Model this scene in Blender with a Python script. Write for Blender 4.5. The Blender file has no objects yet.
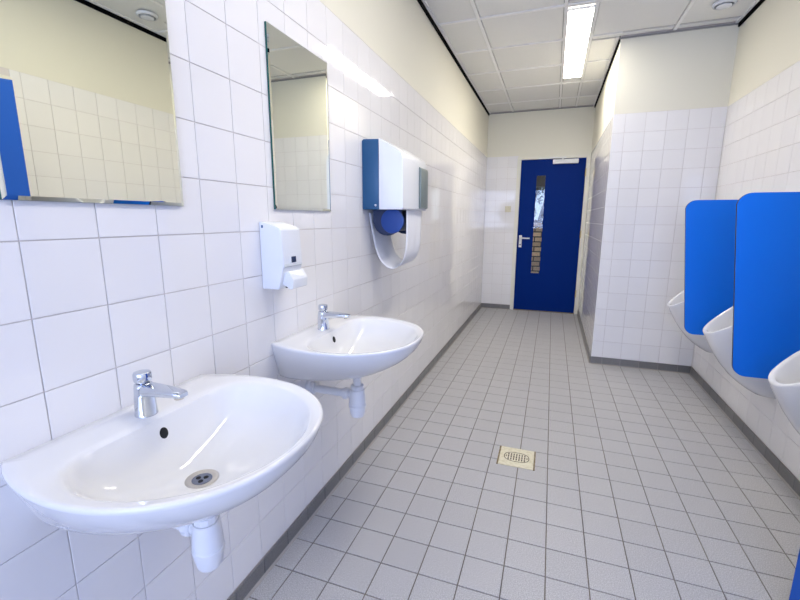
import bpy, bmesh, math, random
from mathutils import Vector, Matrix
from mathutils.bvhtree import BVHTree
random.seed(7)
PI = math.pi
scn = bpy.context.scene
COL = scn.collection

# ------------------------------------------------------------------ camera
YAW, PITCH, ROLL, FPX = 0.3423, 0.1908, -0.003, 420.64
CAMPOS = (0.9359, 0.0, 1.3105)
def cam_matrix():
    M = Matrix.Rotation(YAW, 3, 'Z') @ Matrix.Rotation(-PITCH, 3, 'X') @ Matrix.Rotation(ROLL, 3, 'Y')
    r, f, u = M.col[0], M.col[1], M.col[2]
    m = Matrix((( r.x, u.x, -f.x, CAMPOS[0]), (r.y, u.y, -f.y, CAMPOS[1]), (r.z, u.z, -f.z, CAMPOS[2]), (0, 0, 0, 1)))
    return m
cd = bpy.data.cameras.new('camera'); cam = bpy.data.objects.new('camera', cd); COL.objects.link(cam)
cd.sensor_width = 36.0; cd.sensor_fit = 'HORIZONTAL'; cd.lens = 36.0 * FPX / 800.0
cd.clip_start = 0.02; cd.clip_end = 200
cam.matrix_world = cam_matrix(); scn.camera = cam

# ------------------------------------------------------------------ world, lights, exposure
w = bpy.data.worlds.new('sky'); scn.world = w; w.use_nodes = True
bg = w.node_tree.nodes['Background']; bg.inputs[0].default_value = (0.60, 0.74, 1.0, 1); bg.inputs[1].default_value = 0.62
LAMP_STRENGTH = 25.5
LAMP_COLOR = (1.0, 0.945, 0.85, 1)
def area_light(name, loc, rot, sx, sy, power, color):
    l = bpy.data.lights.new(name, 'AREA'); l.shape = 'RECTANGLE'; l.size = sx; l.size_y = sy
    l.energy = power; l.color = color
    o = bpy.data.objects.new(name, l); COL.objects.link(o); o.location = loc; o.rotation_euler = rot
    return o
# daylight entering by the window behind the camera (in the end wall)
area_light('window_daylight', (1.075, -3.17, 1.65), (math.radians(90), 0, 0), 1.80, 1.30, 74, (0.51, 0.62, 1.0))
vs = scn.view_settings
vs.view_transform = 'Standard'; vs.look = 'None'; vs.gamma = 1.0; vs.use_curve_mapping = False
vs.exposure = 0.44

# ------------------------------------------------------------------ room numbers (metres)
S = 0.15                    # wall tile pitch
B = 0.0672                  # height of the base tiles
TT = B + 14 * S             # top edge of the wall tiling
RX = 2.1473                 # right wall
PX, PY = 1.3534, 4.104      # boxed-in corner
FY = 6.2785                 # far wall
RY = -3.2                   # end wall behind the camera
CZ = 2.7473                 # ceiling

# ------------------------------------------------------------------ materials
MATS = {}
def lin(r, g, b):
    f = lambda c: ((c / 255 + 0.055) / 1.055) ** 2.4 if c > 10 else c / 255 / 12.92
    return (f(r), f(g), f(b), 1)
def mat(name, color, rough=0.5, metal=0.0, coat=0.0, spec=0.5, var=0.0, noise=None, bump=None, emis=None, trans=0.0, ior=1.45):
    if name in MATS: return MATS[name]
    m = bpy.data.materials.new(name); m.use_nodes = True; MATS[name] = m
    nt = m.node_tree; N = nt.nodes; L = nt.links; p = N['Principled BSDF']
    p.inputs['Base Color'].default_value = color
    p.inputs['Roughness'].default_value = rough; p.inputs['Metallic'].default_value = metal
    p.inputs['Coat Weight'].default_value = coat; p.inputs['Coat Roughness'].default_value = 0.03
    p.inputs['Specular IOR Level'].default_value = spec
    p.inputs['Transmission Weight'].default_value = trans; p.inputs['IOR'].default_value = ior
    if emis:
        p.inputs['Emission Color'].default_value = emis[0]; p.inputs['Emission Strength'].default_value = emis[1]
    geo = N.new('ShaderNodeNewGeometry')
    src = None
    if noise:                                   # (scale, other colour, low, high)
        n = N.new('ShaderNodeTexNoise'); n.inputs['Scale'].default_value = noise[0]; n.inputs['Detail'].default_value = 3
        L.new(geo.outputs['Position'], n.inputs['Vector'])
        r = N.new('ShaderNodeMapRange'); r.inputs['From Min'].default_value = noise[2]; r.inputs['From Max'].default_value = noise[3]
        L.new(n.outputs['Fac'], r.inputs['Value'])
        mx = N.new('ShaderNodeMix'); mx.data_type = 'RGBA'
        mx.inputs['A'].default_value = color; mx.inputs['B'].default_value = noise[1]
        L.new(r.outputs['Result'], mx.inputs['Factor']); src = mx.outputs['Result']
    if var:                                     # a little value change from piece to piece
        oi = N.new('ShaderNodeObjectInfo'); ad = N.new('ShaderNodeMath'); ad.operation = 'ADD'
        L.new(oi.outputs['Random'], ad.inputs[0]); L.new(geo.outputs['Random Per Island'], ad.inputs[1])
        fr = N.new('ShaderNodeMath'); fr.operation = 'FRACT'; L.new(ad.outputs[0], fr.inputs[0])
        r2 = N.new('ShaderNodeMapRange'); r2.inputs['To Min'].default_value = 1 - var; r2.inputs['To Max'].default_value = 1 + var
        L.new(fr.outputs[0], r2.inputs['Value'])
        hs = N.new('ShaderNodeHueSaturation'); L.new(r2.outputs['Result'], hs.inputs['Value'])
        if src: L.new(src, hs.inputs['Color'])
        else: hs.inputs['Color'].default_value = color
        src = hs.outputs['Color']
    if src: L.new(src, p.inputs['Base Color'])
    if bump:                                    # (scale, strength, distance)
        n = N.new('ShaderNodeTexNoise'); n.inputs['Scale'].default_value = bump[0]; n.inputs['Detail'].default_value = 2
        L.new(geo.outputs['Position'], n.inputs['Vector'])
        bm_ = N.new('ShaderNodeBump'); bm_.inputs['Strength'].default_value = bump[1]; bm_.inputs['Distance'].default_value = bump[2]
        L.new(n.outputs['Fac'], bm_.inputs['Height']); L.new(bm_.outputs['Normal'], p.inputs['Normal'])
    return m
M_TILE = mat('white_glazed_tile', (0.84, 0.825, 0.825, 1), 0.035, var=0.018, bump=(9, 0.25, 0.002))
M_GROUT = mat('wall_grout', (0.68, 0.63, 0.61, 1), 0.8)
M_PLASTER = mat('cream_plaster', (0.78, 0.755, 0.645, 1), 0.75, bump=(160, 0.15, 0.002))
M_FTILE = mat('grey_floor_tile', (0.37, 0.365, 0.37, 1), 0.42, var=0.022, noise=(260, (0.61, 0.605, 0.615, 1), 0.40, 0.72), bump=(300, 0.15, 0.001))
M_FGROUT = mat('floor_grout', (0.13, 0.115, 0.10, 1), 0.85, noise=(3, (0.17, 0.145, 0.11, 1), 0.4, 0.6))
M_BTILE = mat('grey_base_tile', (0.17, 0.165, 0.165, 1), 0.4, var=0.08, noise=(300, (0.22, 0.215, 0.215, 1), 0.4, 0.7))
M_SEAL = mat('grey_sealant', (0.34, 0.32, 0.30, 1), 0.7)
M_CEIL = mat('ceiling_panel', (0.85, 0.845, 0.82, 1), 0.9, var=0.012, noise=(260, (0.81, 0.805, 0.78, 1), 0.5, 0.7))
M_TBAR = mat('ceiling_bar', (0.93, 0.925, 0.91, 1), 0.5)
M_VOID = mat('ceiling_void', (0.30, 0.29, 0.28, 1), 0.9)
M_BLACK = mat('black_trim', (0.004, 0.004, 0.004, 1), 0.9, spec=0.05)
M_GTRIM = mat('grey_trim', (0.30, 0.29, 0.27, 1), 0.5)
M_CERAMIC = mat('white_ceramic', (0.78, 0.78, 0.79, 1), 0.07, coat=0.3)
M_CHROME = mat('chrome', (0.62, 0.66, 0.73, 1), 0.06, metal=1.0)
M_STEEL = mat('brushed_steel', (0.62, 0.58, 0.52, 1), 0.28, metal=1.0)
M_DCHROME = mat('dark_chrome', (0.22, 0.24, 0.30, 1), 0.2, metal=1.0)
M_HOLE = mat('dark_hole', (0.006, 0.006, 0.008, 1), 0.7)
M_PVC = mat('white_pvc', (0.80, 0.81, 0.84, 1), 0.28)
M_WPLAST = mat('white_plastic', (0.80, 0.82, 0.86, 1), 0.22)
M_GPLAST = mat('grey_green_plastic', (0.16, 0.20, 0.20, 1), 0.35)
M_LGPLAST = mat('pale_grey_plastic', (0.62, 0.65, 0.68, 1), 0.3)
M_BPLAST = mat('petrol_blue_plastic', (0.012, 0.085, 0.21, 1), 0.35)
M_NAVY = mat('navy_plastic', (0.008, 0.022, 0.075, 1), 0.4)
M_ROLL = mat('blue_roll_end', (0.012, 0.06, 0.29, 1), 0.45)
M_TOWEL = mat('white_cotton', (0.80, 0.81, 0.86, 1), 0.95, bump=(500, 0.3, 0.002))
M_PANEL = mat('blue_laminate', (0.003, 0.165, 0.78, 1), 0.42, spec=0.3, bump=(220, 0.10, 0.001))
M_PEDGE = mat('laminate_core', (0.012, 0.016, 0.03, 1), 0.5)
M_DOOR = mat('dark_blue_door_paint', (0.0006, 0.021, 0.175, 1), 0.45, spec=0.06)
M_DOOR2 = mat('blue_door_paint', (0.006, 0.085, 0.42, 1), 0.35)
M_FRAME = mat('cream_frame_paint', (0.78, 0.76, 0.66, 1), 0.4)
M_ALU = mat('white_aluminium', (0.78, 0.78, 0.76, 1), 0.35)
M_BRASS = mat('hinge_brass', (0.62, 0.50, 0.22, 1), 0.4, metal=0.6)
M_IVORY = mat('ivory_plastic', (0.72, 0.68, 0.52, 1), 0.4, noise=(60, (0.62, 0.57, 0.40, 1), 0.45, 0.65))
M_RUST = mat('dirty_brown_metal', (0.16, 0.12, 0.055, 1), 0.6, noise=(90, (0.30, 0.24, 0.13, 1), 0.45, 0.6))
M_SLOT = mat('drain_slot_brown', (0.09, 0.075, 0.055, 1), 0.8)  # dark brown for the floor drain's slots and oval groove
M_MIRROR = mat('mirror_silver', (0.87, 0.88, 0.76, 1), 0.008, metal=1.0)
M_GEDGE = mat('green_glass_edge', (0.010, 0.10, 0.085, 1), 0.15)
M_LAMP = mat('lamp_diffuser', (0.9, 0.9, 0.9, 1), 0.4, emis=(LAMP_COLOR, LAMP_STRENGTH))
M_BRICK = mat('buff_brick', (0.74, 0.42, 0.21, 1), 0.85, var=0.3, noise=(40, (0.84, 0.55, 0.31, 1), 0.4, 0.65))
M_MORTAR = mat('mortar', (0.10, 0.07, 0.045, 1), 0.9)
M_BARK = mat('bark', (0.05, 0.04, 0.03, 1), 0.9)
M_LEAF = mat('leaves', (0.055, 0.085, 0.05, 1), 0.7, var=0.35)
M_WOOD = mat('brown_fascia', (0.075, 0.042, 0.02, 1), 0.7)
M_PAVE = mat('outdoor_paving', (0.25, 0.22, 0.19, 1), 0.9, noise=(6, (0.32, 0.29, 0.25, 1), 0.4, 0.6))
def glass_mat():
    m = bpy.data.materials.new('clear_pane'); m.use_nodes = True
    nt = m.node_tree; N = nt.nodes; L = nt.links; N.clear()
    out = N.new('ShaderNodeOutputMaterial'); mx = N.new('ShaderNodeMixShader')
    t = N.new('ShaderNodeBsdfTransparent'); t.inputs[0].default_value = (0.93, 0.96, 0.95, 1)
    g = N.new('ShaderNodeBsdfGlossy'); g.inputs['Roughness'].default_value = 0.02
    fr = N.new('ShaderNodeFresnel'); fr.inputs['IOR'].default_value = 1.35
    L.new(fr.outputs[0], mx.inputs[0]); L.new(t.outputs[0], mx.inputs[1]); L.new(g.outputs[0], mx.inputs[2])
    L.new(mx.outputs[0], out.inputs[0]); return m
M_GLASS = glass_mat()

# ------------------------------------------------------------------ builders
def tag(o, label=None, cat=None, group=None, kind=None):
    if label: o['label'] = label
    if cat: o['category'] = cat
    if group: o['group'] = group
    if kind: o['kind'] = kind
    return o
def mesh_from(name, verts, faces, smooth=False):
    me = bpy.data.meshes.new(name); me.from_pydata(verts, [], faces); me.update()
    if smooth: me.polygons.foreach_set('use_smooth', [True] * len(me.polygons))
    return me
def root_loc(o):
    v = Vector((0, 0, 0))
    while o is not None: v += o.location; o = o.parent
    return v
class MB:
    """collects geometry given in room coordinates"""
    def __init__(s): s.v = []; s.f = []; s.mi = []; s.cur = 0
    def add(s, vs_, fs_):
        k = len(s.v); s.v += [tuple(v) for v in vs_]; s.f += [tuple(i + k for i in f) for f in fs_]; s.mi += [s.cur] * len(fs_)
        return s
    def box(s, a, b, rot=None):
        x0, y0, z0 = a; x1, y1, z1 = b
        P = [(x0,y0,z0),(x1,y0,z0),(x1,y1,z0),(x0,y1,z0),(x0,y0,z1),(x1,y0,z1),(x1,y1,z1),(x0,y1,z1)]
        return s.add(P, [(0,3,2,1),(4,5,6,7),(0,1,5,4),(1,2,6,5),(2,3,7,6),(3,0,4,7)])
    def loft(s, rings, cap0=True, cap1=True):
        n = len(rings[0]); V = [p for r in rings for p in r]; F = []
        for k in range(len(rings) - 1):
            for i in range(n):
                j = (i + 1) % n
                F.append((k*n+i, k*n+j, (k+1)*n+j, (k+1)*n+i))
        if cap0: F.append(tuple(range(n))[::-1])
        if cap1: F.append(tuple((len(rings)-1)*n + i for i in range(n)))
        return s.add(V, F)
    def lathe(s, prof, c=(0,0,0), axis='Z', n=24, cap0=True, cap1=True):
        rings = []
        for r, h in prof:
            R = []
            for i in range(n):
                a = 2*PI*i/n; x, y = r*math.cos(a), r*math.sin(a)
                if axis == 'Z': p = (c[0]+x, c[1]+y, c[2]+h)
                elif axis == 'X': p = (c[0]+h, c[1]+x, c[2]+y)
                else: p = (c[0]+y, c[1]+h, c[2]+x)
                R.append(p)
            rings.append(R)
        return s.loft(rings, cap0, cap1)
    def prism(s, poly, lo, hi, axis):
        """poly of 2-D points; axis 'Y': (x,z) swept in y, 'X': (y,z), 'Z': (x,y)"""
        f = {'X': lambda p, h: (h, p[0], p[1]), 'Y': lambda p, h: (p[0], h, p[1]), 'Z': lambda p, h: (p[0], p[1], h)}[axis]
        return s.loft([[f(p, lo) for p in poly], [f(p, hi) for p in poly]])
    def tube(s, pts, r, n=12):
        rings = []; pts = [Vector(p) for p in pts]
        for k, p in enumerate(pts):
            d = (pts[min(k+1, len(pts)-1)] - pts[max(k-1, 0)]).normalized()
            a = d.orthogonal().normalized() if k == 0 else (a0 - a0.dot(d) * d).normalized()
            a0 = a; b = d.cross(a)
            rr = r[k] if isinstance(r, (list, tuple)) else r
            rings.append([p + rr*(math.cos(2*PI*i/n)*a + math.sin(2*PI*i/n)*b) for i in range(n)])
        return s.loft(rings)
    def build(s, name, mats, parent=None, smooth=None, bevel=None, seg=2, subsurf=0):
        o_ = root_loc(parent) if parent else Vector((0, 0, 0))
        me = mesh_from(name, [tuple(Vector(v) - o_) for v in s.v], s.f)
        ob = bpy.data.objects.new(name, me); COL.objects.link(ob)
        if not isinstance(mats, (list, tuple)): mats = [mats]
        for m in mats: me.materials.append(m)
        if len(mats) > 1: me.polygons.foreach_set('material_index', s.mi)
        bm = bmesh.new(); bm.from_mesh(me); bmesh.ops.recalc_face_normals(bm, faces=bm.faces[:])
        if bevel:
            es = [e for e in bm.edges if len(e.link_faces) == 2 and e.calc_face_angle(0) > 0.6]
            bmesh.ops.bevel(bm, geom=es, offset=bevel, segments=seg, profile=0.6, affect='EDGES', clamp_overlap=True)
        bm.to_mesh(me); bm.free()
        if smooth is not None:
            me.polygons.foreach_set('use_smooth', [True] * len(me.polygons))
            me.set_sharp_from_angle(angle=math.radians(smooth))
        if parent: ob.parent = parent
        return ob
def empty(name, loc, label=None, cat=None, group=None, kind=None):
    o = bpy.data.objects.new(name, None); COL.objects.link(o); o.location = loc; o.empty_display_size = 0.1
    return tag(o, label, cat, group, kind)
def dup(o, parent=None, loc=None, label=None):
    c = o.copy(); COL.objects.link(c); c.parent = parent
    if loc is not None: c.location = loc
    if label: c['label'] = label
    for ch in list(o.children): dup(ch, c)
    return c
def struct(name, mb, m, label, cat, **k):
    return tag(mb.build(name, m, **k), label, cat, kind='structure')

# --- tiles: one small chamfered slab, shared between alike pieces
FRAMES = {'left': ((0,1,0),(0,0,1),(1,0,0)), 'right': ((0,-1,0),(0,0,1),(-1,0,0)), 'far': ((1,0,0),(0,0,1),(0,-1,0)),
          'floor': ((1,0,0),(0,1,0),(0,0,1)), 'ceil': ((1,0,0),(0,-1,0),(0,0,-1)), 'end': ((-1,0,0),(0,0,1),(0,1,0))}
TMESH = {}
def tile_geo(wd, ht, t, ch):
    a, b = wd/2, ht/2
    V = [(-a,-b,0),(a,-b,0),(a,b,0),(-a,b,0),(-a,-b,t-ch),(a,-b,t-ch),(a,b,t-ch),(-a,b,t-ch),
         (-a+ch,-b+ch,t),(a-ch,-b+ch,t),(a-ch,b-ch,t),(-a+ch,b-ch,t)]
    F = [(8,9,10,11)]
    for i in range(4):
        j = (i+1) % 4; F += [(i,j,4+j,4+i),(4+i,4+j,8+j,8+i)]
    return V, F
def tile_mesh(name, wd, ht, t, ch, m):
    key = (name, round(wd,4), round(ht,4), t)
    if key not in TMESH:
        me = mesh_from(name, *tile_geo(wd, ht, t, ch)); me.materials.append(m); TMESH[key] = me
    return TMESH[key]
def frame_matrix(fr, c):
    u, v, n = FRAMES[fr]
    return Matrix(((u[0],v[0],n[0],c[0]),(u[1],v[1],n[1],c[1]),(u[2],v[2],n[2],c[2]),(0,0,0,1)))
def lay_tiles(parent, name, fr, cells, t, ch, m, gap, tilt=0.0, limit=300, key=None):
    """cells: (centre, width, height) of each joint-to-joint cell; centre lies on the tile's back plane"""
    cells = [c for c in cells if c[1] - gap > 0.006 and c[2] - gap > 0.006]
    if key: cells.sort(key=key)
    V, F = [], []
    for i, (c, wd, ht) in enumerate(cells):
        Mx = frame_matrix(fr, c) @ Matrix.Rotation(random.uniform(-tilt, tilt), 4, 'X') @ Matrix.Rotation(random.uniform(-tilt, tilt), 4, 'Y')
        if i < limit:
            o = bpy.data.objects.new(name, tile_mesh(name, wd-gap, ht-gap, t, ch, m)); COL.objects.link(o)
            o.matrix_world = Mx; o.parent = parent
        else:
            tv, tf = tile_geo(wd-gap, ht-gap, t, ch); k = len(V)
            V += [tuple(Mx @ Vector(p)) for p in tv]; F += [tuple(q + k for q in f) for f in tf]
    if V:
        me = mesh_from(name + 's_beyond', V, F); me.materials.append(m)
        o = bpy.data.objects.new(name + 's_beyond', me); COL.objects.link(o); o.parent = parent; o['kind'] = 'stuff'
def cuts(lo, hi, first, step):
    """joint positions between lo and hi"""
    k = math.ceil((lo - first) / step + 1e-6); r = [lo]
    while first + k*step < hi - 1e-4: r.append(first + k*step); k += 1
    return r + [hi]
def spans(c): return [((a+b)/2, b-a) for a, b in zip(c, c[1:])]
ROWS = spans([B + i*S for i in range(15)])
T_W, REC = 0.003, 0.003      # tile thickness and depth of the bedding plane behind the finished face

# ================================================================== floor
mb = MB().box((0, RY, -0.12), (RX, FY + 0.14, -REC))
floor = struct('floor', mb, M_FGROUT, 'grey speckled square floor tiles with dark joints', 'floor')
cells = [((x, y, -REC), wx, wy) for x, wx in spans(cuts(0, RX, 0.0946, 0.1505)) for y, wy in spans(cuts(RY, FY, 1.3033, 0.1478))]
def fkey(c):
    x, y, _ = c[0]
    vis = y > 1.0 and (x > 0.12 + max(0, (1.25 - y)) * 1.0) and not (x > PX and y > PY)
    return (0 if vis and c[1] > 0.03 else 1, y)
cells = [c for c in cells if not (c[0][0] > PX + 0.03 and c[0][1] > PY + 0.05)]
lay_tiles(floor, 'floor_tile', 'floor', cells, T_W, 0.0008, M_FTILE, 0.0042, 0.0008, 300, fkey)

# ================================================================== left wall
wl = struct('wall_left', MB().box((-0.12, RY - 0.12, -0.12), (-REC, FY + 0.14, CZ + 0.12)), M_GROUT,
            'white tiled wall behind the basins with cream plaster above', 'wall')
MB().box((-REC, RY, TT), (0, FY, CZ)).build('plaster', M_PLASTER, wl)
cells = [((-REC, y, z), wy, hz) for y, wy in spans(cuts(RY, FY, 0.5067, S)) for z, hz in ROWS]
lay_tiles(wl, 'wall_tile', 'left', cells, T_W, 0.0007, M_TILE, 0.0021, 0.0030, 300, lambda c: (0 if c[0][1] > 0.35 else 1, c[0][1]))

# ================================================================== right wall with the entrance door opening
D2a, D2b, D2h = 0.73, 1.75, 2.122          # outer edges of the entrance door frame
mb = MB()
mb.box((RX + REC, RY - 0.12, -0.12), (RX + 0.12, D2a, CZ + 0.12)).box((RX + REC, D2b, -0.12), (RX + 0.12, FY + 0.14, CZ + 0.12)).box((RX + REC, D2a, D2h), (RX + 0.12, D2b, CZ + 0.12))
wr = struct('wall_right', mb, M_GROUT, 'white tiled wall behind the urinals with cream plaster above', 'wall')
MB().box((RX, RY, TT), (RX + REC, PY, CZ)).build('plaster', M_PLASTER, wr)
cells = []
for y, wy in spans(cuts(RY, PY, 1.805, S)):
    for z, hz in ROWS:
        y0, y1 = y - wy/2, y + wy/2
        if z - hz/2 < D2h - 0.02 and y1 > D2a and y0 < D2b:
            if y0 < D2a and y1 > D2a: cells.append(((RX + REC, (y0 + D2a)/2, z), D2a - y0, hz))
            elif y0 < D2b and y1 > D2b: cells.append(((RX + REC, (y1 + D2b)/2, z), y1 - D2b, hz))
            continue
        cells.append(((RX + REC, y, z), wy, hz))
lay_tiles(wr, 'wall_tile', 'right', cells, T_W, 0.0007, M_TILE, 0.0021, 0.0025, 300, lambda c: (0 if c[0][1] > 1.6 else 1, -c[0][1]))

# ================================================================== boxed-in corner beside the far door
wc = struct('wall_corner', MB().box((PX + REC, PY + REC, -0.12), (RX, FY, CZ + 0.12)), M_GROUT,
            'white tiled boxed-in corner beside the far blue door', 'wall')
MB().box((PX, PY, TT), (RX, PY + REC, CZ)).build('plaster', M_PLASTER, wc)
MB().box((PX, PY + REC, TT), (PX + REC, FY, CZ)).build('plaster', M_PLASTER, wc)
cells = [((x, PY + REC, z), wx, hz) for x, wx in spans(cuts(PX, RX, PX + 0.0919, S)) for z, hz in ROWS]
lay_tiles(wc, 'wall_tile', 'far', cells, T_W, 0.0007, M_TILE, 0.0021, 0.0025)
cells = [((PX + REC, y, z), wy, hz) for y, wy in spans(cuts(PY, FY, PY + 0.10, S)) for z, hz in ROWS]
lay_tiles(wc, 'side_tile', 'right', cells, T_W, 0.0007, M_TILE, 0.0040, 0.0012, 0)

# ================================================================== far wall with the blue door
DX0, DX1, DZ = 0.432, PX, 2.150
mb = MB().box((-0.003, FY + REC, -0.12), (DX0, FY + 0.12, CZ + 0.12)).box((DX0, FY + REC, DZ), (PX + 0.003, FY + 0.12, CZ + 0.12))
wf = struct('wall_far', mb, M_GROUT, 'narrow white tiled end wall around the far blue door', 'wall')
MB().box((0, FY, TT), (PX, FY + REC, CZ)).build('plaster', M_PLASTER, wf)
MB().box((DX0, FY + 0.0005, DZ), (PX, FY + REC, TT)).build('plaster', M_PLASTER, wf)
cells = [((x, FY + REC, z), wx, hz) for x, wx in spans(cuts(0, DX0, 0.145, S)) for z, hz in ROWS]
lay_tiles(wf, 'wall_tile', 'far', cells, T_W, 0.0007, M_TILE, 0.0022, 0.001)

# ================================================================== end wall behind the camera, with a window
WX0, WX1, WZ0, WZ1 = 0.12, 2.03, 0.95, 2.35
mb = MB()
mb.box((-0.003, RY - 0.12, -0.12), (WX0, RY, CZ + 0.12)).box((WX1, RY - 0.12, -0.12), (RX + 0.003, RY, CZ + 0.12))
mb.box((WX0, RY - 0.12, -0.12), (WX1, RY, WZ0)).box((WX0, RY - 0.12, WZ1), (WX1, RY, CZ + 0.12))
struct('wall_end', mb, M_PLASTER, 'plain end wall with the window behind the viewer', 'wall')
win = tag(empty('window_1', ((WX0 + WX1)/2, RY - 0.06, WZ0)), 'white framed window in the end wall behind the viewer', 'window', kind='structure')
mb = MB()
for a, b in (((WX0, RY-0.09, WZ0), (WX0+0.05, RY-0.04, WZ1)), ((WX1-0.05, RY-0.09, WZ0), (WX1, RY-0.04, WZ1)),
             ((WX0+0.05, RY-0.09, WZ0), (WX1-0.05, RY-0.04, WZ0+0.05)), ((WX0+0.05, RY-0.09, WZ1-0.05), (WX1-0.05, RY-0.04, WZ1))): mb.box(a, b)
mb.build('window_frame', M_FRAME, win)
MB().box((WX0+0.05, RY-0.068, WZ0+0.05), (WX1-0.05, RY-0.062, WZ1-0.05)).build('pane', M_GLASS, win)

# ================================================================== ceiling: T-bar grid with panels
ceil = struct('ceiling', MB().box((0, RY, CZ + 0.018), (RX, FY, CZ + 0.12)), M_VOID, 'off-white suspended ceiling of square panels', 'ceiling')
XC = [0.0, 0.325, 0.925, 1.125, 1.725, RX]
YC = cuts(RY, FY, 3.415, 0.6)
LAMPS = [(3.475, 5.015), (0.75, 2.29)]
LX0, LX1 = 0.930, 1.120
BW = 0.024
V = []
for i in range(len(XC) - 1):
    ys = list(YC)
    if i == 2:
        ys = sorted([y for y in YC if not any(a - 0.05 < y < b + 0.05 for a, b in LAMPS)] + [q for l in LAMPS for q in l])
    for y0, y1 in zip(ys, ys[1:]):
        if i == 2 and any(abs(y0 - a) < 1e-6 for a, b in LAMPS): continue
        x0, x1 = XC[i], XC[i+1]
        if y1 <= PY or x1 <= PX: parts_ = [(x0, x1, y0, y1)]
        elif y0 >= PY: parts_ = [(x0, PX, y0, y1)] if x0 < PX else []
        else: parts_ = [(x0, x1, y0, PY)] + ([(x0, PX, PY, y1)] if x0 < PX else [])
        for xa, xb, ya_, yb_ in parts_: V.append((((xa+xb)/2, (ya_+yb_)/2, CZ + 0.018), xb-xa, yb_-ya_))
lay_tiles(ceil, 'ceiling_panel', 'ceil', V, 0.011, 0.002, M_CEIL, 0.032, 0.0)
# bars
for x in XC[1:-1]:
    y1 = FY if x < PX else PY
    MB().box((x - BW/2, RY, CZ), (x + BW/2, y1, CZ + 0.018)).build('ceiling_bar', M_TBAR, ceil)
for y in YC[1:-1]:
    x1 = RX if y < PY - 0.1 else PX
    for a, b in ((0, XC[1]), (XC[1], XC[2]), (XC[2], XC[3]), (XC[3], x1)):
        if a == XC[2] and any(p - 0.03 < y < q + 0.03 for p, q in LAMPS): continue
        e = BW/2
        a2, b2 = (a + e if a else a), (b - e if b < x1 else b)
        if b2 > XC[4] + 0.1:
            MB().box((a2, y-BW/2, CZ), (XC[4]-e, y+BW/2, CZ+0.018)).build('ceiling_bar', M_TBAR, ceil)
            a2 = XC[4] + e
        MB().box((a2, y-BW/2, CZ), (b2, y+BW/2, CZ+0.018)).build('ceiling_bar', M_TBAR, ceil)
# edge profiles and the black shadow gaps
E1 = 0.022
def trim(n, a, b, m, label): return struct('trim_%d' % n, MB().box(a, b), m, label, 'trim')
trim(1, (0, RY, CZ - 0.030), (0.012, FY - 0.012, CZ - 0.003), M_BLACK, 'black strip where the ceiling meets the wall above the basins')
trim(2, (RX - 0.012, RY, CZ - 0.030), (RX, PY - 0.008, CZ - 0.003), M_BLACK, 'black strip where the ceiling meets the wall above the urinals')
trim(3, (PX - 0.012, PY + 0.002, CZ - 0.030), (PX, FY - 0.008, CZ - 0.003), M_BLACK, 'black strip along the ceiling at the boxed-in corner side')
trim(4, (PX - 0.012, PY - 0.008, CZ - 0.012), (RX, PY, CZ), M_GTRIM, 'thin grey strip above the boxed-in corner front')
trim(5, (0, FY - 0.008, CZ - 0.012), (PX, FY, CZ), M_GTRIM, 'thin grey strip where the ceiling meets the far wall')
trim(6, (0.012, RY, CZ - 0.003), (0.030, FY - 0.008, CZ + 0.012), M_TBAR, 'white edge profile of the ceiling above the basins')
trim(7, (RX - 0.030, RY, CZ - 0.003), (RX - 0.012, PY - 0.008, CZ + 0.012), M_TBAR, 'white edge profile of the ceiling above the urinals')
trim(8, (PX - 0.030, PY - 0.008, CZ - 0.003), (PX - 0.012, FY - 0.008, CZ + 0.012), M_TBAR, 'white edge profile of the ceiling beside the boxed-in corner')

# ================================================================== base tiles
def baseboard(name, fr, line, lo, hi, first, label):
    """line: coordinate of the wall face"""
    u, v, n = FRAMES[fr]; n = Vector(n); mb = MB()
    if fr in ('left', 'right'):
        x0, x1 = sorted((line, line + n.x*0.004)); mb.box((x0, lo, 0), (x1, hi, B - 0.001))
    else:
        y0, y1 = sorted((line, line + n.y*0.004)); mb.box((lo, y0, 0), (hi, y1, B - 0.001))
    o = struct(name, mb, M_SEAL, label, 'baseboard')
    cells = []
    for c, wd in spans(cuts(lo, hi, first, S)):
        p = (line + n.x*0.004, c, B/2 + 0.001) if fr in ('left', 'right') else (c, line + n.y*0.004, B/2 + 0.001)
        cells.append((p, wd, B))
    lay_tiles(o, 'base_tile', fr, cells, 0.004, 0.001, M_BTILE, 0.0025, 0.0)
    mb = MB()                                  # sealant fillet at the floor
    if fr in ('left', 'right'):
        xa = line + n.x*0.008; mb.prism([(xa, 0.0), (xa + n.x*0.009, 0.0), (xa, 0.006)], lo, hi, 'Y')
    else:
        ya = line + n.y*0.008; mb.prism([(ya, 0.0), (ya + n.y*0.009, 0.0), (ya, 0.006)], lo, hi, 'X')
    mb.build('sealant', M_SEAL, o)
    return o
baseboard('baseboard_left', 'left', 0, RY, FY, 0.5067, 'dark grey base tiles along the wall under the basins')
baseboard('baseboard_right', 'right', RX, D2b, PY, 1.805, 'dark grey base tiles along the wall under the urinals')
baseboard('baseboard_corner', 'far', PY, PX, RX, PX + 0.0919, 'grey base tiles across the boxed-in corner front')
baseboard('baseboard_side', 'right', PX, PY, FY, PY + 0.10, 'grey base tiles along the boxed-in corner side')
baseboard('baseboard_far', 'far', FY, 0, DX0, 0.145, 'grey base tiles left of the far blue door')

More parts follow.
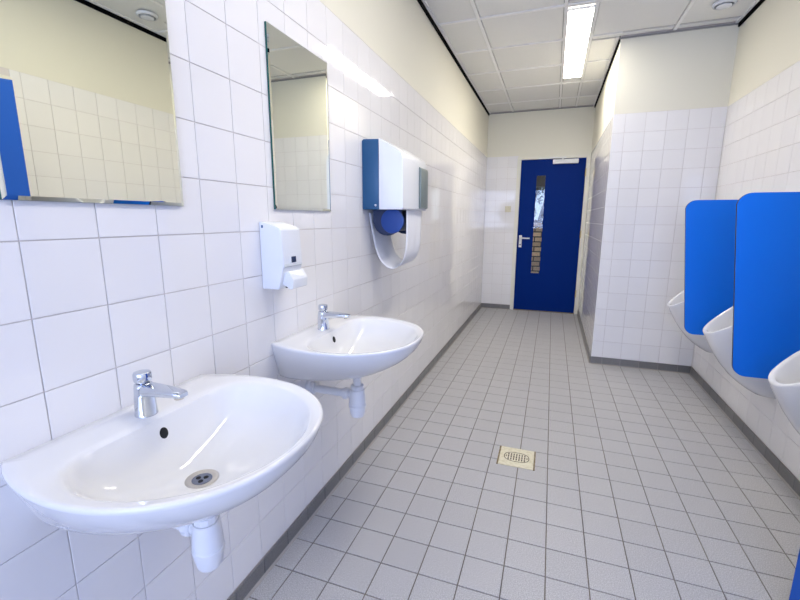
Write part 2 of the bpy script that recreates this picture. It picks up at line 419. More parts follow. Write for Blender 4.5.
# ================================================================== far door
d1 = empty('door_1', ((DX0 + DX1)/2, FY, 0), 'dark blue door with a narrow tall window at the far end', 'door', kind='structure')
fy0, fy1 = FY - 0.012, FY + 0.09
mb = MB().box((DX0 - 0.01, fy0, 0), (0.472, fy1, DZ)).build('door_frame', M_FRAME, d1, bevel=0.003)
MB().box((1.302, fy0, 0), (PX - 0.001, fy1, DZ)).build('door_frame', M_FRAME, d1, bevel=0.003)
MB().box((0.472, fy0, 2.112), (1.302, fy1, DZ)).build('door_frame', M_FRAME, d1, bevel=0.003)
# leaf built round the glazed slot
ly0, ly1 = FY + 0.004, FY + 0.044
gx0, gx1, gz0, gz1 = 0.678, 0.815, 0.542, 1.908
mb = MB()
mb.box((0.475, ly0, 0.012), (gx0, ly1, 2.109)).box((gx1, ly0, 0.012), (1.299, ly1, 2.109))
mb.box((gx0, ly0, 0.012), (gx1, ly1, gz0)).box((gx0, ly0, gz1), (gx1, ly1, 2.109))
leaf = mb.build('leaf', M_DOOR, d1)
mb = MB()
for a, b in (((gx0, ly0-0.004, gz0), (gx0+0.010, ly0+0.012, gz1)), ((gx1-0.010, ly0-0.004, gz0), (gx1, ly0+0.012, gz1)),
             ((gx0+0.010, ly0-0.004, gz0), (gx1-0.010, ly0+0.012, gz0+0.010)), ((gx0+0.010, ly0-0.004, gz1-0.010), (gx1-0.010, ly0+0.012, gz1))): mb.box(a, b)
mb.build('glazing_bead', M_DOOR, leaf)
MB().box((gx0, ly0+0.014, gz0), (gx1, ly0+0.020, gz1)).build('pane', M_GLASS, d1)
hd = MB().box((0.498, ly0-0.008, 0.915), (0.538, ly0, 1.085)).build('handle_plate', M_ALU, d1, bevel=0.004)
mb = MB().tube([(0.518, ly0-0.006, 1.048), (0.518, ly0-0.045, 1.048), (0.526, ly0-0.052, 1.048), (0.645, ly0-0.052, 1.045)], 0.0095, 10)
mb.build('lever', M_ALU, hd, smooth=50)
MB().lathe([(0.009, 0), (0.009, 0.003)], (0.518, ly0-0.0112, 0.952), 'Y', 12).build('keyhole', M_HOLE, hd)
cl = MB().box((0.885, ly0-0.050, 2.040), (1.206, ly0, 2.098)).build('door_closer', M_ALU, d1, bevel=0.008)
mb = MB().box((0.70, ly0-0.030, 2.112), (1.05, ly0-0.018, 2.128)).box((0.995, ly0-0.032, 2.094), (1.02, ly0-0.016, 2.120))
mb.build('closer_arm', M_ALU, cl)
for z in (0.24, 1.06, 1.87):
    MB().lathe([(0.0075, 0), (0.0075, 0.10)], (1.302, FY - 0.014, z), 'Z', 10).build('hinge', M_BRASS, d1, smooth=40)
MB().box((0.472, FY - 0.004, 0), (1.302, FY + 0.09, 0.010)).build('threshold', M_RUST, d1)

# ================================================================== entrance door on the right, standing open
d2 = empty('door_2', (RX, (D2a + D2b)/2, 0), 'blue entrance door standing ajar in front of the right wall', 'door', kind='structure')
MB().box((RX - 0.012, D2a, 0), (RX + 0.12, D2a + 0.05, D2h)).build('door_frame', M_FRAME, d2, bevel=0.003)
MB().box((RX - 0.012, D2b - 0.05, 0), (RX + 0.12, D2b, D2h)).build('door_frame', M_FRAME, d2, bevel=0.003)
MB().box((RX - 0.012, D2a + 0.05, D2h - 0.045), (RX + 0.12, D2b - 0.05, D2h)).build('door_frame', M_FRAME, d2, bevel=0.003)
h0, h1 = Vector((RX - 0.020, D2a + 0.06)), Vector((1.747, 1.530))
dd = (h1 - h0).normalized(); nn = Vector((-dd.y, dd.x))
q = [h0, h1, h1 - nn*0.04, h0 - nn*0.04]
if (q[2] - q[1]).x < 0: q = [h0, h1, h1 + nn*0.04, h0 + nn*0.04]
leaf2 = MB().prism([tuple(p) for p in q], 0.008, 2.005, 'Z').build('leaf', M_DOOR2, d2, bevel=0.002)
c_ = h0 + dd*((h1-h0).length - 0.06) - Vector((abs(nn.x), -abs(nn.y)*0 )).normalized()*0.0
fn = nn if nn.x < 0 else -nn
p_ = h0 + dd*((h1-h0).length - 0.065)
hp = MB().prism([tuple(p_ + fn*0.0), tuple(p_ + dd*0.04), tuple(p_ + dd*0.04 + fn*0.008), tuple(p_ + fn*0.008)], 0.92, 1.09, 'Z').build('handle_plate', M_ALU, leaf2)
a3 = lambda v, z: (v.x, v.y, z)
e_ = p_ + dd*0.02
MB().tube([a3(e_, 1.05), a3(e_ + fn*0.05, 1.05), a3(e_ + fn*0.055 - dd*0.12, 1.05)], 0.009, 10).build('lever', M_ALU, leaf2, smooth=50)
# lobby seen only through the open door
mb = MB()
mb.box((RX + 0.12, 0.3, -0.12), (3.6, 2.3, 0)).box((3.5, 0.3, 0), (3.6, 2.3, CZ)).box((RX + 0.12, 0.2, -0.12), (3.6, 0.3, CZ)).box((RX + 0.12, 2.3, -0.12), (3.6, 2.4, CZ)).box((RX + 0.12, 0.2, CZ), (3.6, 2.4, CZ + 0.1))
struct('wall_lobby', mb, M_PLASTER, 'plain lobby walls beyond the entrance door', 'wall')

# ================================================================== ceiling lamps
def ceiling_lamp(y0, y1, label):
    t = empty('ceiling_lamp', ((LX0 + LX1)/2, (y0 + y1)/2, CZ), label, 'lamp', 'long ceiling lamps')
    mb = MB(); z0, z1 = CZ - 0.006, CZ + 0.011
    mb.box((LX0, y0, z0), (LX0 + 0.012, y1, z1)).box((LX1 - 0.012, y0, z0), (LX1, y1, z1))
    mb.box((LX0 + 0.012, y0, z0), (LX1 - 0.012, y0 + 0.012, z1)).box((LX0 + 0.012, y1 - 0.012, z0), (LX1 - 0.012, y1, z1))
    mb.build('lamp_frame', M_TBAR, t)
    MB().box((LX0 + 0.012, y0 + 0.012, CZ - 0.003), (LX1 - 0.012, y1 - 0.012, CZ + 0.011)).build('diffuser', M_LAMP, t)
    return t
ceiling_lamp(*LAMPS[0], 'long lit white ceiling lamp in front of the far blue door')
ceiling_lamp(*LAMPS[1], 'long lit white ceiling lamp above the basins, out of the picture')

# ================================================================== ceiling air valves
def air_valve(x, y, label):
    t = empty('air_valve', (x, y, CZ), label, 'air vent', 'round ceiling air valves')
    MB().lathe([(0.070, -0.001), (0.070, -0.008), (0.064, -0.016), (0.056, -0.018), (0.052, -0.010), (0.050, -0.001)], (x, y, CZ), 'Z', 40).build('rim', M_WPLAST, t, smooth=40)
    MB().lathe([(0.012, -0.001), (0.012, -0.012), (0.030, -0.014), (0.044, -0.018), (0.044, -0.023), (0.030, -0.028), (0.010, -0.029)], (x, y, CZ), 'Z', 40).build('disc', M_WPLAST, t, smooth=40)
    return t
air_valve(1.930, 3.718, 'round white air valve in the ceiling near the boxed-in corner')
air_valve(1.930, 2.551, 'round white air valve seen in the near mirror')

# ================================================================== basins
OUT = [(0.0, 0.240), (0.05, 0.262), (0.10, 0.276), (0.15, 0.284), (0.20, 0.287), (0.25, 0.283), (0.30, 0.272), (0.35, 0.251), (0.40, 0.217), (0.44, 0.175), (0.47, 0.122), (0.486, 0.062), (0.490, 0.0)]
INN = [(0.118, 0.0), (0.118, 0.08), (0.118, 0.145), (0.124, 0.188), (0.146, 0.222), (0.20, 0.243), (0.26, 0.242), (0.32, 0.225), (0.38, 0.186), (0.42, 0.143), (0.45, 0.085), (0.463, 0.04), (0.466, 0.0)]
def catmull(pts, n=6):
    r = []
    for i in range(len(pts) - 1):
        p0 = pts[max(i-1, 0)]; p1 = pts[i]; p2 = pts[i+1]; p3 = pts[min(i+2, len(pts)-1)]
        for k in range(n):
            t = k/n
            r.append(tuple(0.5*((2*b) + (-a+c)*t + (2*a-5*b+4*c-d)*t*t + (-a+3*b-3*c+d)*t**3) for a, b, c, d in zip(p0, p1, p2, p3)))
    return r + [pts[-1]]
CX = 0.235
def closed(half, back):
    h = catmull(half); poly = h + [(x, -y) for x, y in reversed(h[:-1])]
    return poly
P_OUT = closed(OUT, True); P_INN = closed(INN, False)
def hit(poly, ang):
    dx, dy = math.cos(ang), math.sin(ang); best = 0
    n = len(poly)
    for i in range(n):
        ax, ay = poly[i][0]-CX, poly[i][1]; bx, by = poly[(i+1) % n][0]-CX, poly[(i+1) % n][1]
        ex, ey = bx-ax, by-ay; den = dx*ey - dy*ex
        if abs(den) < 1e-12: continue
        t = (ax*ey - ay*ex)/den; s_ = (ax*dy - ay*dx)/den
        if t > 0 and -1e-9 <= s_ <= 1+1e-9: best = max(best, t)
    return best
ca = math.atan2(0.240, -CX)
ANG = sorted([2*PI*i/120 - PI for i in range(120)] + [ca, -ca])
R_OUT = [hit(P_OUT, a) for a in ANG]; R_INN = [hit(P_INN, a) for a in ANG]
ZR = 0.866
def ring_out(fx, fy, z):
    R = []
    for a, r in zip(ANG, R_OUT):
        x, y = CX + r*math.cos(a), r*math.sin(a)
        R.append((x*fx, y*(fy + (1-fy)*0.5*max(0, 1 - x/0.40)**1.5), z))        # fuller where it meets the wall
    return R
def ring_mix(f, z, d=0.0, dish=0.0):
    """f 0: outer outline, 1: inner outline; dish: how far the rim slopes in, away from the tap deck"""
    R = []
    for a, o, i in zip(ANG, R_OUT, R_INN):
        r = o*(1-f) + i*f - d; x = max(0, CX + r*math.cos(a)); q = max(0, min(1, (x - 0.10)/0.12))
        R.append((x, r*math.sin(a), z - dish*q*q*(3-2*q)))
    return R
DRX, DRZ = 0.228, 0.728
def ring_in(s, z):
    R = []
    for a, i in zip(ANG, R_INN):
        x, y = CX + i*math.cos(a), i*math.sin(a)
        k = max(0.0, min(1.0, (1-s)*1.25)); 
        px, py = DRX + (x-DRX)*s, y*s
        q = math.hypot(px-DRX, py)                        # become round towards the drain
        rr = 0.16*s
        if q > 1e-6:
            m_ = k*k; rx = DRX + (px-DRX)/q*rr; ry = py/q*rr
            px, py = px*(1-m_) + rx*m_, py*(1-m_) + ry*m_
        R.append((px, py, z))
    return R
ZB = 0.1485
basin_rings = [
    [(DRX + 0.030*math.cos(a), 0.030*math.sin(a), ZR - ZB) for a in ANG],
    ring_out(0.53, 0.56, ZR - 0.1465), ring_out(0.62, 0.62, ZR - 0.143), ring_out(0.685, 0.655, ZR - 0.1375), ring_out(0.735, 0.690, ZR - 0.1284), ring_out(0.802, 0.740, ZR - 0.1104), ring_out(0.871, 0.800, ZR - 0.0897),
    ring_out(0.924, 0.857, ZR - 0.069), ring_out(0.963, 0.910, ZR - 0.0483), ring_out(0.988, 0.956, ZR - 0.0276), ring_out(0.998, 0.987, ZR - 0.012), ring_out(1.0, 0.998, ZR - 0.006),
    ring_mix(0, ZR - 0.002, 0.0015), ring_mix(0, ZR, 0.005), ring_mix(0.30, ZR, 0, 0.0012), ring_mix(0.65, ZR, 0, 0.0040), ring_mix(0.82, ZR, 0, 0.0065),
    ring_mix(0.92, ZR - 0.001, 0, 0.0085), ring_mix(1.0, ZR - 0.0045, 0, 0.0095), ring_in(0.975, ZR - 0.020), ring_in(0.945, ZR - 0.032), ring_in(0.90, ZR - 0.049),
    ring_in(0.84, ZR - 0.067), ring_in(0.75, ZR - 0.086), ring_in(0.63, ZR - 0.102), ring_in(0.48, ZR - 0.116), ring_in(0.34, ZR - 0.126), ring_in(0.225, ZR - 0.1325), ring_in(0.19, ZR - 0.136)]
def make_basin(yc, label):
    t = empty('wash_basin', (0.0012, yc, 0.0), label, 'wash basin', 'white wash basins')
    t.location.z = ZR - ZB
    mb = MB().loft([[(x + 0.0012, y + yc, z) for x, y, z in r] for r in basin_rings], True, True)
    body = mb.build('basin_bowl', M_CERAMIC, t, smooth=50)
    zd = ZR - 0.136
    ring = MB().lathe([(0.036, 0.0005), (0.036, 0.003), (0.033, 0.0045), (0.026, 0.003), (0.022, 0.0012)], (DRX, yc, zd + 0.0002), 'Z', 32).build('drain_ring', M_STEEL, t, smooth=50)
    MB().lathe([(0.0215, 0.0), (0.0215, 0.0018)], (DRX, yc, zd + 0.0006), 'Z', 28).build('drain_grid', M_DCHROME, ring, smooth=40)
    for dx, dy in ((0.004, -0.008), (0.004, 0.008), (-0.010, 0.0)):
        MB().lathe([(0.0055, 0), (0.0055, 0.001)], (DRX + dx, yc + dy, zd + 0.0018), 'Z', 12).build('drain_hole', M_HOLE, ring)
    bm = bmesh.new(); bm.from_mesh(body.data); bv = BVHTree.FromBMesh(bm)
    hitp, nrm, _, _ = bv.ray_cast(Vector((0.30, 0, 0.826 - t.location.z)), Vector((-1, 0, 0.0))); bm.free()
    if hitp is not None:
        c = hitp + t.location; n = nrm if nrm.x > 0 else -nrm
        a = Vector((0, 1, 0)); b = n.cross(a).normalized()
        R0 = [c + n*0.0008 + a*math.cos(2*PI*i/24)*0.0105 + b*math.sin(2*PI*i/24)*0.013 for i in range(24)]
        R1 = [p - n*0.003 for p in R0]
        MB().loft([R1, R0]).build('overflow_hole', M_HOLE, t)
    return t
def make_tap(yc, label):
    x, z = 0.080, ZR
    t = empty('tap', (x, yc, z), label, 'tap', 'chrome push taps')
    mb = MB().lathe([(0.0242, 0), (0.0242, 0.003), (0.0234, 0.006), (0.0216, 0.040), (0.0198, 0.066), (0.0186, 0.074), (0.015, 0.077)], (x, yc, z), 'Z', 32)
    mb.build('tap_body', M_CHROME, t, smooth=45)
    rings = []
    for px, pz, wd, h in ((0.000, 0.060, 0.0178, 0.015), (0.025, 0.062, 0.0178, 0.0130), (0.060, 0.064, 0.0180, 0.0095), (0.095, 0.0645, 0.0165, 0.0075), (0.112, 0.064, 0.0150, 0.0065), (0.119, 0.063, 0.0115, 0.0045)):
        R = []
        for i in range(20):
            a = 2*PI*i/20; c, s_ = math.cos(a), math.sin(a); e = 0.45
            R.append((x + px, yc + wd*math.copysign(abs(c)**e, c), z + pz + h*math.copysign(abs(s_)**e, s_)))
        rings.append(R)
    sp = MB().loft(rings).build('spout', M_CHROME, t, smooth=45)
    MB().lathe([(0.010, 0.0), (0.010, -0.007)], (x + 0.104, yc, z + 0.0595), 'Z', 20).build('aerator', M_STEEL, sp, smooth=40)
    bt = MB().lathe([(0.0180, 0.0), (0.0189, 0.004), (0.0189, 0.017), (0.0170, 0.0205), (0.012, 0.0222), (0.004, 0.0228)], (x, yc, z + 0.081), 'Z', 32).build('push_button', M_CHROME, t, smooth=40)
    MB().lathe([(0.0125, 0.0), (0.0125, 0.010)], (x, yc, z + 0.074), 'Z', 24).build('button_neck', M_CHROME, bt, smooth=40)
    return t
def make_trap(yc, label):
    x = DRX; zt = ZR - ZB
    t = empty('bottle_trap', (x, yc, 0.507), label, 'drain trap', 'white bottle traps under the basins')
    MB().lathe([(0.030, 0.0), (0.030, -0.008), (0.0165, -0.012), (0.0165, -0.095)], (x, yc, zt - 0.0005), 'Z', 24).build('tailpiece', M_PVC, t, smooth=40)
    MB().lathe([(0.024, 0.0), (0.027, 0.004), (0.027, 0.018), (0.022, 0.022)], (x, yc, 0.624), 'Z', 10).build('collar_nut', M_PVC, t, smooth=25)
    MB().lathe([(0.029, 0.626), (0.031, 0.62), (0.0345, 0.575), (0.0355, 0.563), (0.0335, 0.561)], (x, yc, 0), 'Z', 28).build('trap_body', M_PVC, t, smooth=35)
    MB().lathe([(0.0335, 0.561), (0.036, 0.558), (0.0355, 0.550), (0.029, 0.518), (0.026, 0.510), (0.020, 0.507)], (x, yc, 0), 'Z', 28).build('trap_cup', M_PVC, t, smooth=35)
    pp = MB().lathe([(0.0165, 0.0), (0.0165, x - 0.025)], (0.001, yc, 0.600), 'X', 20).build('outlet_pipe', M_PVC, t, smooth=40)
    MB().lathe([(0.021, 0.0), (0.0245, 0.004), (0.0245, 0.020), (0.020, 0.024)], (x - 0.062, yc, 0.600), 'X', 10).build('outlet_nut', M_PVC, pp, smooth=25)
    MB().lathe([(0.035, 0.0), (0.034, 0.006), (0.026, 0.011), (0.024, 0.030), (0.0175, 0.032)], (0.0005, yc, 0.600), 'X', 24).build('wall_flange', M_PVC, pp, smooth=35)
    return t
YB = (0.657, 1.469)
b1 = make_basin(YB[0], 'large white wash basin nearest the viewer, below the near mirror')
t1 = make_tap(YB[0], 'chrome push tap on the nearest basin')
p1 = make_trap(YB[0], 'white plastic bottle trap under the nearest basin')
dup(b1, None, (b1.location.x, YB[1], b1.location.z), 'white wash basin farther along the wall, below the soap dispenser')
dup(t1, None, (t1.location.x, YB[1], t1.location.z), 'chrome push tap on the farther basin')
dup(p1, None, (p1.location.x, YB[1], p1.location.z), 'white plastic bottle trap and pipe under the farther basin')

# ================================================================== mirrors
def make_mirror(y0, y1, label):
    z0, z1 = 1.342, 1.945
    t = empty('mirror', (0.0005, (y0+y1)/2, z0), label, 'mirror', 'frameless wall mirrors')
    a, bv, th = 0.0005, 0.008, 0.0090
    def rr(x, d): return [(x, y0+d, z0+d), (x, y1-d, z0+d), (x, y1-d, z1-d), (x, y0+d, z1-d)]
    mb = MB().loft([rr(a, 0), rr(a + th - 0.0016, 0)], True, True); mb.build('glass_edge', M_GEDGE, t)
    mb = MB().loft([rr(a + th - 0.0015, 0.0002), rr(a + th, bv)], False, True); mb.build('silvered_glass', M_MIRROR, t)
    return t
make_mirror(0.487, 0.887, 'frameless mirror above the nearest basin, reflecting the blue door')
make_mirror(1.289, 1.689, 'frameless mirror above the farther basin, between soap and towel dispensers')

# ================================================================== soap dispenser
y0, y1 = 1.200, 1.314
t = empty('soap_dispenser', (0.001, (y0+y1)/2, 1.068), 'small white soap dispenser with push lever below the farther mirror', 'soap dispenser')
prof = [(0.001, 1.070), (0.001, 1.300), (0.030, 1.296), (0.078, 1.280), (0.087, 1.272), (0.092, 1.165), (0.090, 1.150), (0.070, 1.074), (0.066, 1.070)]
body = MB().prism(prof, y0, y1, 'Y').build('housing', M_WPLAST, t, bevel=0.0035, seg=3, smooth=35)
MB().prism([(0.0885, 1.158), (0.0925, 1.158), (0.0935, 1.150), (0.0895, 1.146)], y0 + 0.004, y1 - 0.004, 'Y').build('cover_lip', M_LGPLAST, t)
wz0, wz1, wy0, wy1 = 1.160, 1.181, y0 + 0.044, y0 + 0.072
wb = MB().prism([(0.0900, wz0-0.003), (0.0940, wz0-0.003), (0.0932, wz1+0.003), (0.0892, wz1+0.003)], wy0-0.004, wy1+0.004, 'Y').build('window_frame', M_WPLAST, t)
MB().prism([(0.0935, wz0), (0.0945, wz0), (0.0937, wz1), (0.0927, wz1)], wy0, wy1, 'Y').build('level_window', M_NAVY, wb)
lev = [(0.070, 1.086), (0.082, 1.126), (0.098, 1.133), (0.116, 1.104), (0.113, 1.074), (0.101, 1.070), (0.090, 1.078)]
MB().prism(lev, y0 + 0.016, y1 - 0.006, 'Y').build('push_lever', M_WPLAST, t, bevel=0.003, seg=2, smooth=35)
MB().lathe([(0.006, 0), (0.005, -0.010)], (0.082, y0 + 0.028, 1.084), 'Z', 12).build('nozzle', M_HOLE, t)
MB().box((0.010, y0 - 0.0004, 1.279), (0.017, y0 + 0.001, 1.288)).build('emblem', M_BPLAST, t)

# ================================================================== towel dispenser
y0, y1 = 2.040, 2.452
t = empty('towel_dispenser', (0.001, (y0+y1)/2, 1.355), 'blue and white cotton towel dispenser with a hanging towel loop', 'towel dispenser')
bk = MB().prism([(0.001, 1.357), (0.001, 1.698), (0.010, 1.704), (0.092, 1.701), (0.094, 1.357)], y0, y1, 'Y').build('back_housing', M_BPLAST, t, bevel=0.004, smooth=35)
cv = MB().prism([(0.0945, 1.357), (0.0945, 1.702), (0.105, 1.700), (0.208, 1.638), (0.216, 1.628), (0.222, 1.600), (0.224, 1.362), (0.220, 1.357)], y0 - 0.003, y1 + 0.003, 'Y').build('front_cover', M_WPLAST, t, bevel=0.005, seg=3, smooth=35)
MB().prism([(0.2235, 1.366), (0.236, 1.370), (0.236, 1.575), (0.231, 1.588), (0.2225, 1.592)], 2.305, y1 - 0.004, 'Y').build('viewing_window', M_GPLAST, t, bevel=0.004, smooth=35)
MB().lathe([(0.006, 0), (0.006, 0.0015)], (0.075, y0 - 0.0016, 1.378), 'Y', 14).build('lock', M_CHROME, bk)
# roll holder: dark bracket, roll with lighter end disc
hold = [(0.030, 1.356)] + [(0.108 + 0.078*math.cos(a), 1.300 + 0.078*math.sin(a)) for a in [PI + PI*0.10*i - 0.25 for i in range(0, 12)]] + [(0.186, 1.356)]
hb = MB().prism(hold, 2.110, 2.135, 'Y').build('roll_bracket', M_NAVY, t, smooth=35)
MB().prism(hold, 2.400, 2.425, 'Y').build('roll_bracket', M_NAVY, t, smooth=35)
rl = MB().lathe([(0.058, 0), (0.058, 0.262)], (0.112, 2.137, 1.300), 'Y', 28).build('used_roll', M_NAVY, t, smooth=40)
MB().lathe([(0.050, 0), (0.062, 0.003), (0.064, 0.010), (0.064, 0.014)], (0.142, 2.095, 1.298), 'Y', 36).build('roll_end_disc', M_ROLL, t, smooth=40)
path = [(0.205, 1.372), (0.206, 1.30), (0.206, 1.22), (0.203, 1.15), (0.190, 1.098), (0.165, 1.064), (0.138, 1.052), (0.104, 1.060), (0.070, 1.092), (0.045, 1.15), (0.030, 1.22), (0.018, 1.30), (0.014, 1.34)]
pth = catmull(path, 5)
NW = 10; V = []; F = []
ya, yb = 2.150, 2.425
for k, (px, pz) in enumerate(pth):
    f = k/(len(pth)-1)
    for j in range(NW + 1):
        g = j/NW; wob = 0.004*math.sin(5*g*PI + 3*f)*math.sin(PI*f)*(0.6 + 0.4*math.sin(9*f))
        V.append((px + wob, ya + (yb-ya)*g - 0.055*f, pz + 0.012*math.sin(PI*f)*(g - 0.5)))
n1 = NW + 1
for k in range(len(pth)-1):
    for j in range(NW): F.append((k*n1+j, k*n1+j+1, (k+1)*n1+j+1, (k+1)*n1+j))
tw = MB().add(V, F).build('towel_loop', M_TOWEL, t, smooth=60)
sm = tw.modifiers.new('thickness', 'SOLIDIFY'); sm.thickness = 0.002; sm.offset = 0

# ================================================================== urinals
UP = [(0.345, 0.045, 0.060), (0.352, 0.085, 0.085), (0.372, 0.118, 0.105), (0.40, 0.158, 0.120), (0.44, 0.203, 0.132), (0.50, 0.252, 0.143), (0.56, 0.292, 0.150), (0.62, 0.325, 0.155), (0.69, 0.358, 0.158),
      (0.76, 0.372, 0.158), (0.84, 0.372, 0.155), (0.92, 0.350, 0.148), (0.97, 0.30, 0.135), (1.00, 0.20, 0.115)]
def make_urinal(yc, label):
    t = empty('urinal', (RX, yc, 0.345), label, 'urinal', 'white urinals along the right wall')
    rings = []
    NA = 40
    for z, d, wd in UP:
        R = []
        for i in range(NA + 1):
            a = -PI/2 + PI*i/NA
            c, s_ = math.cos(a), math.sin(a)
            R.append((RX - 0.0005 - d*abs(c)**0.85, yc + wd*math.copysign(abs(s_)**0.9, s_), z))
        rings.append(R)
    bm = bmesh.new(); n = NA + 1; vv = [[bm.verts.new(p) for p in r] for r in rings]
    for k in range(len(rings)-1):
        for i in range(n):
            j = (i+1) % n; bm.faces.new((vv[k][i], vv[k][j], vv[k+1][j], vv[k+1][i]))
    bm.faces.new(vv[0][::-1]); bm.faces.new(vv[-1])
    # the sloping mouth
    lip = Vector((RX - 0.345, yc, 0.668)); top = Vector((RX - 0.030, yc, 0.925))
    along = (top - lip).normalized(); nrm = Vector((-along.z, 0, along.x))
    bmesh.ops.bisect_plane(bm, geom=bm.verts[:] + bm.edges[:] + bm.faces[:], plane_co=lip, plane_no=nrm, clear_outer=True)
    be = [e for e in bm.edges if len(e.link_faces) == 1]
    loop = []; e = be[0]; v = e.verts[0]; start = v
    while True:
        loop.append(v); v = e.other_vert(v)
        if v is start: break
        e = [x for x in v.link_edges if x in be and x is not e][0]
    cen = sum((x.co for x in loop), Vector())/len(loop)
    prev = loop
    base = [x.co.copy() for x in loop]
    deep = Vector((0.55, 0, -0.83)).normalized()
    for f, out, down in ((0.985, 0.006, 0), (0.955, 0.0085, 0), (0.90, 0.008, 0), (0.865, 0.004, 0), (0.845, -0.004, 0), (0.80, 0, 0.05), (0.70, 0, 0.12), (0.52, 0, 0.19), (0.30, 0, 0.235), (0.10, 0, 0.25)):
        cur = []
        for p in base:
            q = cen + (p - cen)*f + nrm*out + deep*down
            q.x = min(q.x, RX - 0.012); cur.append(bm.verts.new(q))
        for i in range(len(loop)):
            j = (i+1) % len(loop); bm.faces.new((prev[i], prev[j], cur[j], cur[i]))
        prev = cur
    bm.faces.new(prev)
    bmesh.ops.recalc_face_normals(bm, faces=bm.faces[:])
    me = bpy.data.meshes.new('urinal_body')
    for v in bm.verts: v.co -= t.location
    bm.to_mesh(me); bm.free(); me.materials.append(M_CERAMIC)
    me.polygons.foreach_set('use_smooth', [True]*len(me.polygons)); me.set_sharp_from_angle(angle=math.radians(50))
    o = bpy.data.objects.new('urinal_body', me); COL.objects.link(o); o.parent = t
    MB().lathe([(0.016, 0), (0.016, 0.02), (0.010, 0.024)], (RX - 0.055, yc, 0.985), 'Z', 16).build('water_inlet', M_CHROME, t, smooth=40)
    return t
u1 = make_urinal(3.615, 'white urinal farthest away, beside the boxed-in corner')
dup(u1, None, (RX, 2.800, 0.345), 'white urinal in the middle, between the two blue partitions')
dup(u1, None, (RX, 1.990, 0.345), 'white urinal nearest the viewer, cut off by the right picture edge')

# ================================================================== blue partitions between the urinals
def make_partition(yc, label):
    t = empty('urinal_partition', (RX, yc, 0.562), label, 'partition', 'blue partitions between the urinals')
    def corner(c, r, a0, a1): return [(c[0] + r*math.cos(math.radians(a0 + (a1-a0)*i/8)), c[1] + r*math.sin(math.radians(a0 + (a1-a0)*i/8))) for i in range(9)]
    zb, zt, r = 0.562, 1.432, 0.058
    xt, xb = RX - 0.418, RX - 0.338
    poly = [(RX - 0.0005, zb), (RX - 0.0005, zt)] + corner((xt + r, zt - r), r, 90, 175) + corner((xb + r, zb + r), r, 185, 270)
    hy = 0.0065
    mb = MB(); mb.cur = 0
    A = [(x, yc - hy, z) for x, z in poly]; Bk = [(x, yc + hy, z) for x, z in poly]; n = len(poly)
    mb.add(A + Bk, [tuple(range(n)), tuple(range(2*n-1, n-1, -1))]); mb.cur = 1
    mb.add(A + Bk, [(i, (i+1) % n, n + (i+1) % n, n + i) for i in range(n)])
    mb.build('panel', [M_PANEL, M_PEDGE], t)
    return t
pa = make_partition(3.205, 'blue partition between the farthest and the middle urinal')
dup(pa, None, (RX, 2.395, 0.562), 'blue partition nearest the viewer, between middle and nearest urinal')

# ================================================================== floor drain
t = empty('floor_drain', (0.831, 2.237, 0), 'square ivory floor drain with a slotted oval grate', 'floor drain')
dx0, dx1, dy0, dy1 = 0.733, 0.933, 2.141, 2.334
pl = MB().box((dx0 + 0.0085, dy0, 0.0003), (dx1 - 0.0085, dy1, 0.0035)).build('plate', M_IVORY, t, bevel=0.001, seg=1)
for a, b in ((dx0, dx0 + 0.008), (dx1 - 0.008, dx1)):
    MB().box((a, dy0, 0.0003), (b, dy1, 0.0038)).build('edge_strip', M_RUST, t)
cx, cy = (dx0+dx1)/2, (dy0+dy1)/2
def oval(rx, ry, z): return [(cx + rx*math.copysign(abs(math.cos(2*PI*i/48))**0.8, math.cos(2*PI*i/48)), cy + ry*math.copysign(abs(math.sin(2*PI*i/48))**0.8, math.sin(2*PI*i/48)), z) for i in range(48)]
MB().loft([oval(0.068, 0.048, 0.0034), oval(0.068, 0.048, 0.0042), oval(0.064, 0.045, 0.0042), oval(0.064, 0.045, 0.0034)], False, False).build('oval_groove', M_SLOT, t)
for i in range(-3, 4):
    for j in range(3):
        MB().box((cx + i*0.0145 - 0.0032, cy - 0.034 + j*0.024, 0.0033), (cx + i*0.0145 + 0.0032, cy - 0.034 + j*0.024 + 0.019, 0.0040)).build('slot', M_SLOT, pl)
for s_ in (-1, 1):
    MB().prism([(cx + s_*0.054, cy - 0.012), (cx + s_*0.060, cy), (cx + s_*0.054, cy + 0.012)], 0.0033, 0.0040, 'Z').build('slot', M_SLOT, pl)

# ================================================================== light switch
t = empty('light_switch', (0.325, FY, 1.41), 'small ivory light switch left of the far door', 'light switch')
MB().box((0.285, FY - 0.012, 1.408), (0.365, FY, 1.490)).build('switch_plate', M_IVORY, t, bevel=0.004)
MB().box((0.302, FY - 0.017, 1.425), (0.348, FY - 0.012, 1.473)).build('rocker', M_IVORY, t, bevel=0.002)

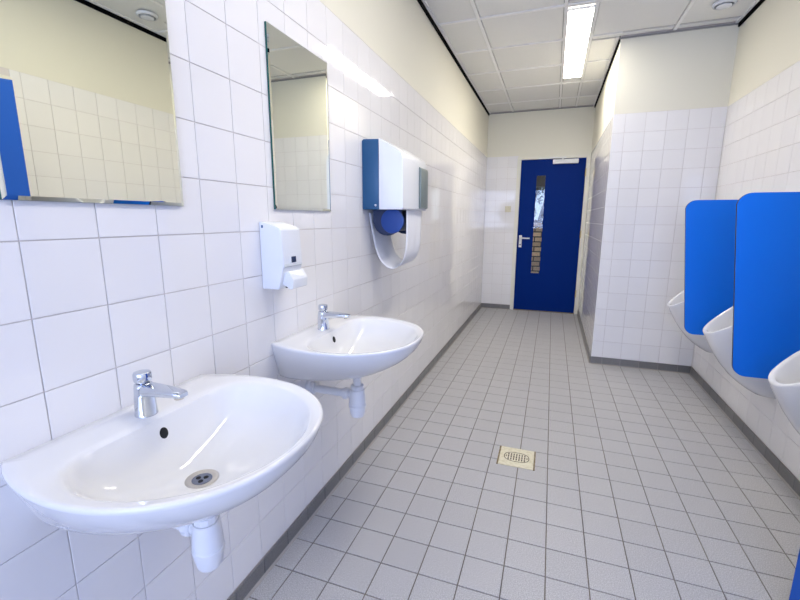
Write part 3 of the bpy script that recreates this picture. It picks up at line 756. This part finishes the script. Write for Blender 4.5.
# ================================================================== outdoors, seen through the slot in the far door
g = tag(MB().box((-6, FY + 0.14, -0.15), (8, 22, -0.02)).build('ground', M_PAVE), 'grey outdoor paving beyond the far door', 'ground', kind='structure')
t = empty('brick_wall', (0.6, 8.2, -0.02), 'low buff brick garden wall seen through the far door window', 'wall')
mb = MB().box((-0.8, 8.212, -0.02), (2.0, 8.40, 1.262)).build('mortar', M_MORTAR, t)
bw, bh = 0.24, 0.09
cells = []
for r in range(14):
    for x, wx in spans(cuts(-0.8, 2.0, -0.8 + (0.12 if r % 2 else 0.0), bw)):
        cells.append(((x - 0.6, 8.212 - 8.2, (r + 0.5)*bh + 0.02), wx, bh))
lay_tiles(t, 'brick', 'far', cells, 0.012, 0.003, M_BRICK, 0.022, 0.0)
MB().box((-0.82, 8.18, 1.262), (2.02, 8.42, 1.30)).build('coping', M_MORTAR, t)
t = empty('garden_tree', (0.45, 10.6, -0.02), 'bare-branched dark tree seen through the far door window', 'tree')
mb = MB(); random.seed(3); tips = []
def branch(p, d, L, r, lev):
    pts = [p]; q = p.copy()
    for i in range(4):
        q = q + d*(L/4) + Vector((random.uniform(-1,1), random.uniform(-1,1), random.uniform(-.3,1)))*L*0.04; pts.append(q.copy())
    mb.tube(pts, [r*(1-0.12*i) for i in range(5)], 6)
    tips.append(q)
    if lev >= 4: return
    for k in range(3 if lev else 5):
        nd = (d + Vector((random.uniform(-1,1), random.uniform(-1,1), random.uniform(-.2,.8)))*0.75).normalized()
        branch(pts[2 + k % 3] , nd, L*0.68, r*0.58, lev+1)
branch(Vector((0.45, 10.6, -0.02)), Vector((0.04, 0, 1)), 1.5, 0.10, 0)
mb.build('trunk', M_BARK, t, smooth=60)
mb = MB()
for c in tips:
    for i in range(14):
        p = c + Vector((random.gauss(0, .16), random.gauss(0, .16), random.gauss(0, .14)))
        a = Vector((random.uniform(-1,1), random.uniform(-1,1), random.uniform(-1,1))).normalized(); b = a.orthogonal().normalized(); s_ = random.uniform(.04, .075)
        mb.add([p - a*s_, p + b*s_*.5, p + a*s_, p - b*s_*.5], [(0,1,2,3)])
o = mb.build('foliage', M_LEAF, t); o['kind'] = 'stuff'
t = empty('canopy', (0.6, 8.9, -0.02), 'dark brown wooden canopy edge above the garden wall', 'canopy')
MB().box((-1.5, 8.85, 1.93), (2.7, 9.0, 2.6)).build('fascia', M_WOOD, t)
for x in (-1.45, 2.55): MB().box((x, 8.87, -0.02), (x + 0.10, 8.97, 1.93)).build('post', M_WOOD, t)
